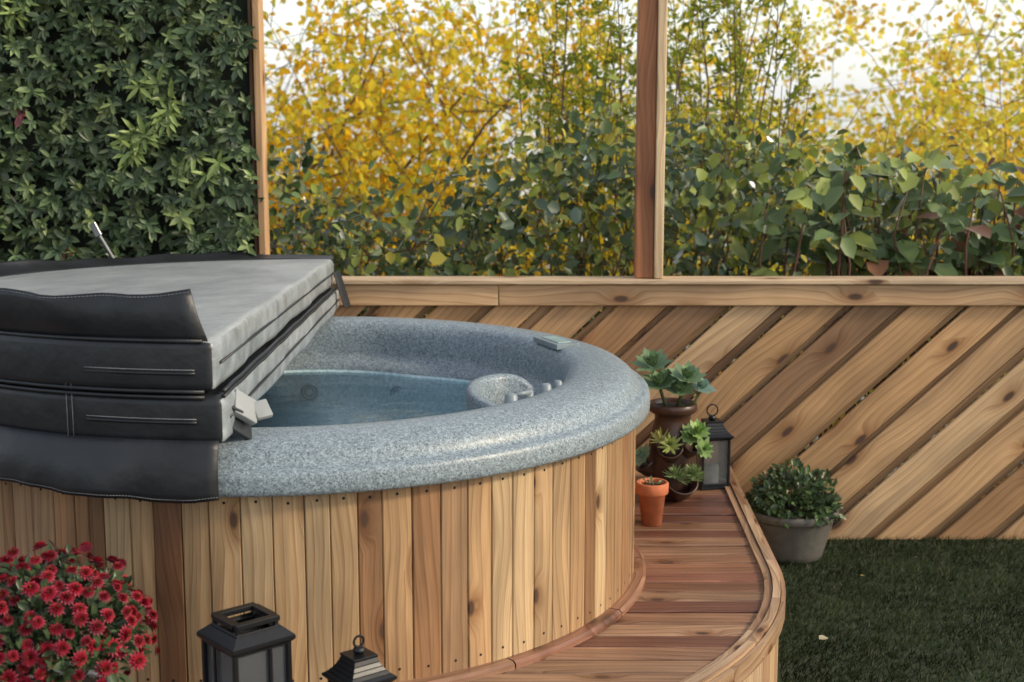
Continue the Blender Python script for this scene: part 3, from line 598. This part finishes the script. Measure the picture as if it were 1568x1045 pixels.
# ---------------------------------------------------------------- lanterns
def lantern(x,y,z,rot,w,h,kind):
    e=empty('lantern',(x,y,z),rot); mb=MB(); b=w*.075; X=(1,0,0);Y=(0,1,0);Z=(0,0,1); hw_=w/2
    mb.box((0,0,b*.5),X,Y,w*1.06,w*1.06,b); mb.box((0,0,b*1.2),X,Y,w*.98,w*.98,b*.6)
    for sx_ in (-1,1):
        for sy in (-1,1): mb.box((sx_*(hw_-b/2),sy*(hw_-b/2),h/2+b),Z,X,h,b,b)
    for s in (-1,1):
        mb.box((0,s*(hw_-b*.45),h+b*.4),X,Y,w-2*b,b*.8,b); mb.box((s*(hw_-b*.45),0,h+b*.4),Y,X,w-2*b,b*.8,b)
        mb.box((0,s*(hw_-b*.45),b*2),X,Y,w-2*b,b*.8,b); mb.box((s*(hw_-b*.45),0,b*2),Y,X,w-2*b,b*.8,b)
        if kind=='modern':
            mb.box((.14*w,s*(hw_-b*.4),h/2+b),Z,X,h-b,b*.8,b*.5); mb.box((s*(hw_-b*.4),.14*w,h/2+b),Z,X,h-b,b*.5,b*.8)
    def frus(r0,z0,r1,z1,t=.003):
        q=[(-1,-1),(1,-1),(1,1),(-1,1)]; vs=[(a*r0,c*r0,z0) for a,c in q]+[(a*r1,c*r1,z1) for a,c in q]+[(a*(r0-t),c*(r0-t),z0-t) for a,c in q]+[(a*(r1-t),c*(r1-t),z1-t) for a,c in q]
        fs=[] 
        for i in range(4): j=(i+1)%4; fs+=[[i,j,4+j,4+i],[8+j,8+i,12+i,12+j],[i,8+i,8+j,j],[4+i,4+j,12+j,12+i]]
        mb.add(vs,fs)
    if kind=='modern':
        mz=h+b; r=hw_*1.10; frus(r,mz,r,mz+.008,.01); frus(r,mz+.008,hw_*.80,mz+.026,.004); frus(hw_*.80,mz+.026,hw_*.74,mz+.030,.008)
        for s in (-1,1):
            for s2 in (-1,1): mb.box((s*hw_*.66,s2*hw_*.66,mz+.032),Z,X,.014,.009,.009)
            mb.box((0,s*hw_*.66,mz+.044),X,Y,hw_*1.5,.018,.011); mb.box((s*hw_*.66,0,mz+.044),Y,X,hw_*1.14,.018,.011)
    else:
        mz=h+b; frus(hw_*1.18,mz,hw_*1.18,mz+.006,.01); s=w/.115
        pr=[(1.15,.006),(1.0,.013),(.86,.022),(.74,.032),(.64,.043),(.56,.055)]
        for (r0,z0),(r1,z1) in zip(pr[:-1],pr[1:]): frus(r0*hw_,mz+z0*s,r1*hw_,mz+z1*s,.002)
        mb.box((0,0,mz+.0575*s),X,Y,hw_*1.2,hw_*1.2,.006); lathe(mb,[(.0,.080*s),(.012*s,.078*s),(.016*s,.070*s),(.010*s,.060*s)],16,0,0,mz)
        rr=.022*s if kind=='ring' else .014*s; mb.tube([(rr*math.cos(q),0,mz+.078*s+rr+rr*math.sin(q)) for q in np.linspace(0,2*math.pi,28,endpoint=False)],.0028,8,closed=True)
    mb.build('frame',[M_black],e,bevel=.0012)
    g=MB()
    for s in (-1,1):
        g.box((0,s*(hw_-b),h/2+b),Z,X,h-b*2,w-2*b,.002); g.box((s*(hw_-b),0,h/2+b),Z,Y,h-b*2,w-2*b,.002)
    g.build('glass_panes',[M_glass],e)
    c=MB(); lathe(c,[(0,.10+b),(.028,.10+b),(.031,.096+b),(.031,b*1.5)],24) if kind=='modern' else lathe(c,[(0,.07+b),(.024,.07+b),(.027,.066+b),(.027,b*1.5)],24); c.build('candle',[M_candle],e,smooth=True)
lantern(-.55,2.80,ZD,R_(41),.135,.231,'modern')
lantern(-.315,2.78,ZD,R_(38),.096,.155,'knob')
lantern(.700,4.86,ZD,R_(12),.103,.175,'ring')
# ---------------------------------------------------------------- chrysanthemum
ch=pot('chrysanthemum_plant',-.93,2.74,ZD,[(0,0),(.085,0),(.088,.005),(.108,.13),(.115,.132),(.117,.15),(.112,.153),(.106,.145)],M_white,.14,.105)
hc=np.array([0,0,.250])
bush(ch,tuple(hc),.182,3400,(.018,.038),.48,[(.06,.10,.04),(.09,.14,.055),(.05,.08,.03)],M_leaf,zsq=.95)
P=[];D=[];NN=[];L=[];W=[];C=[]; heads=[]; tries=0
while len(heads)<210 and tries<14000:
    tries+=1; d=rdir(1)[0]
    if d[2]<-.15: continue
    if all(np.linalg.norm(d-h)>.130 for h in heads): heads.append(d)
for d in heads:
    d2=d+rng.normal(size=3)*.32+np.array([0,0,.25]); ax=d2/np.linalg.norm(d2); c=hc+d*.190*rng.uniform(.88,1.10)*np.array([1,1,.97]); t=np.cross(ax,[.31,.2,.9]); t/=np.linalg.norm(t); b=np.cross(ax,t); s=rng.uniform(.6,1.0); base=np.array([.30,.012,.028])*rng.uniform(.65,1.35)
    for r,(m,l,up) in enumerate(((13,.0215,.05),(12,.019,.35),(10,.015,.8),(7,.010,1.6))):
        for j in range(m):
            a=6.28*j/m+r*.24; rad=t*math.cos(a)+b*math.sin(a); P.append(c+ax*.0015*r); D.append(rad+ax*up); NN.append(ax-rad*up*.5); L.append(l*s*rng.uniform(.85,1.1)); W.append(.0075*s); C.append(base*(1 if r<3 else .5)*rng.uniform(.8,1.2)+(np.array([.08,.04,.06]) if r==0 else 0))
    for j in range(7): P.append(c+ax*.006*s+rng.normal(size=3)*.0015); D.append(ax+rng.normal(size=3)*.4); NN.append(t); L.append(.004); W.append(.004); C.append(np.array([.30,.12,.02]))
leafmesh('flower_heads',P,D,NN,L,W,np.clip(C,0,1),M_pet,ch,fold=.3,curl=.12)
# ---------------------------------------------------------------- light & camera
w=bpy.data.worlds.new('World'); scn.world=w; w.use_nodes=True; nt=w.node_tree; bg=nt.nodes['Background']; Lk=nt.links.new
s=Vector((.83,-.22,.50)).normalized(); el=math.asin(s.z); az=math.atan2(s.x,s.y)
sky=N(nt,'ShaderNodeTexSky',sky_type='NISHITA'); sky.sun_disc=False; sky.sun_elevation=el; sky.sun_rotation=az; sky.dust_density=2.0
Lk(sky.outputs[0],bg.inputs[0]); bg.inputs[1].default_value=.12
tc=N(nt,'ShaderNodeTexCoord'); sx_=N(nt,'ShaderNodeSeparateXYZ'); Lk(tc.outputs['Generated'],sx_.inputs[0])
hr=ramp(nt,[(0,(.78,.80,.82)),(.25,(.68,.66,.61)),(1,(.34,.35,.37))]); Lk(sx_.outputs[2],hr.inputs[0])
bg2=N(nt,'ShaderNodeBackground'); Lk(hr.outputs[0],bg2.inputs[0]); bg2.inputs[1].default_value=.95
ad=N(nt,'ShaderNodeAddShader'); Lk(bg.outputs[0],ad.inputs[0]); Lk(bg2.outputs[0],ad.inputs[1]); Lk(ad.outputs[0],nt.nodes['World Output'].inputs[0])
ld=bpy.data.lights.new('sun','SUN'); ld.energy=2.8; ld.angle=R_(8); ld.color=(1,.85,.62); lo=bpy.data.objects.new('sun',ld); lo.rotation_euler=s.to_track_quat('Z','Y').to_euler(); link(lo)
cd=bpy.data.cameras.new('camera'); cd.lens=50; cd.sensor_width=36; cd.clip_end=6000; cd.clip_start=.05; cd.dof.use_dof=True; cd.dof.focus_distance=3.7; cd.dof.aperture_fstop=4.0
co_=bpy.data.objects.new('camera',cd); co_.location=(0,0,1.63); co_.rotation_euler=(R_(90-9.5),0,0); link(co_); scn.camera=co_
scn.view_settings.view_transform='Standard'; scn.view_settings.look='None'; scn.view_settings.exposure=0
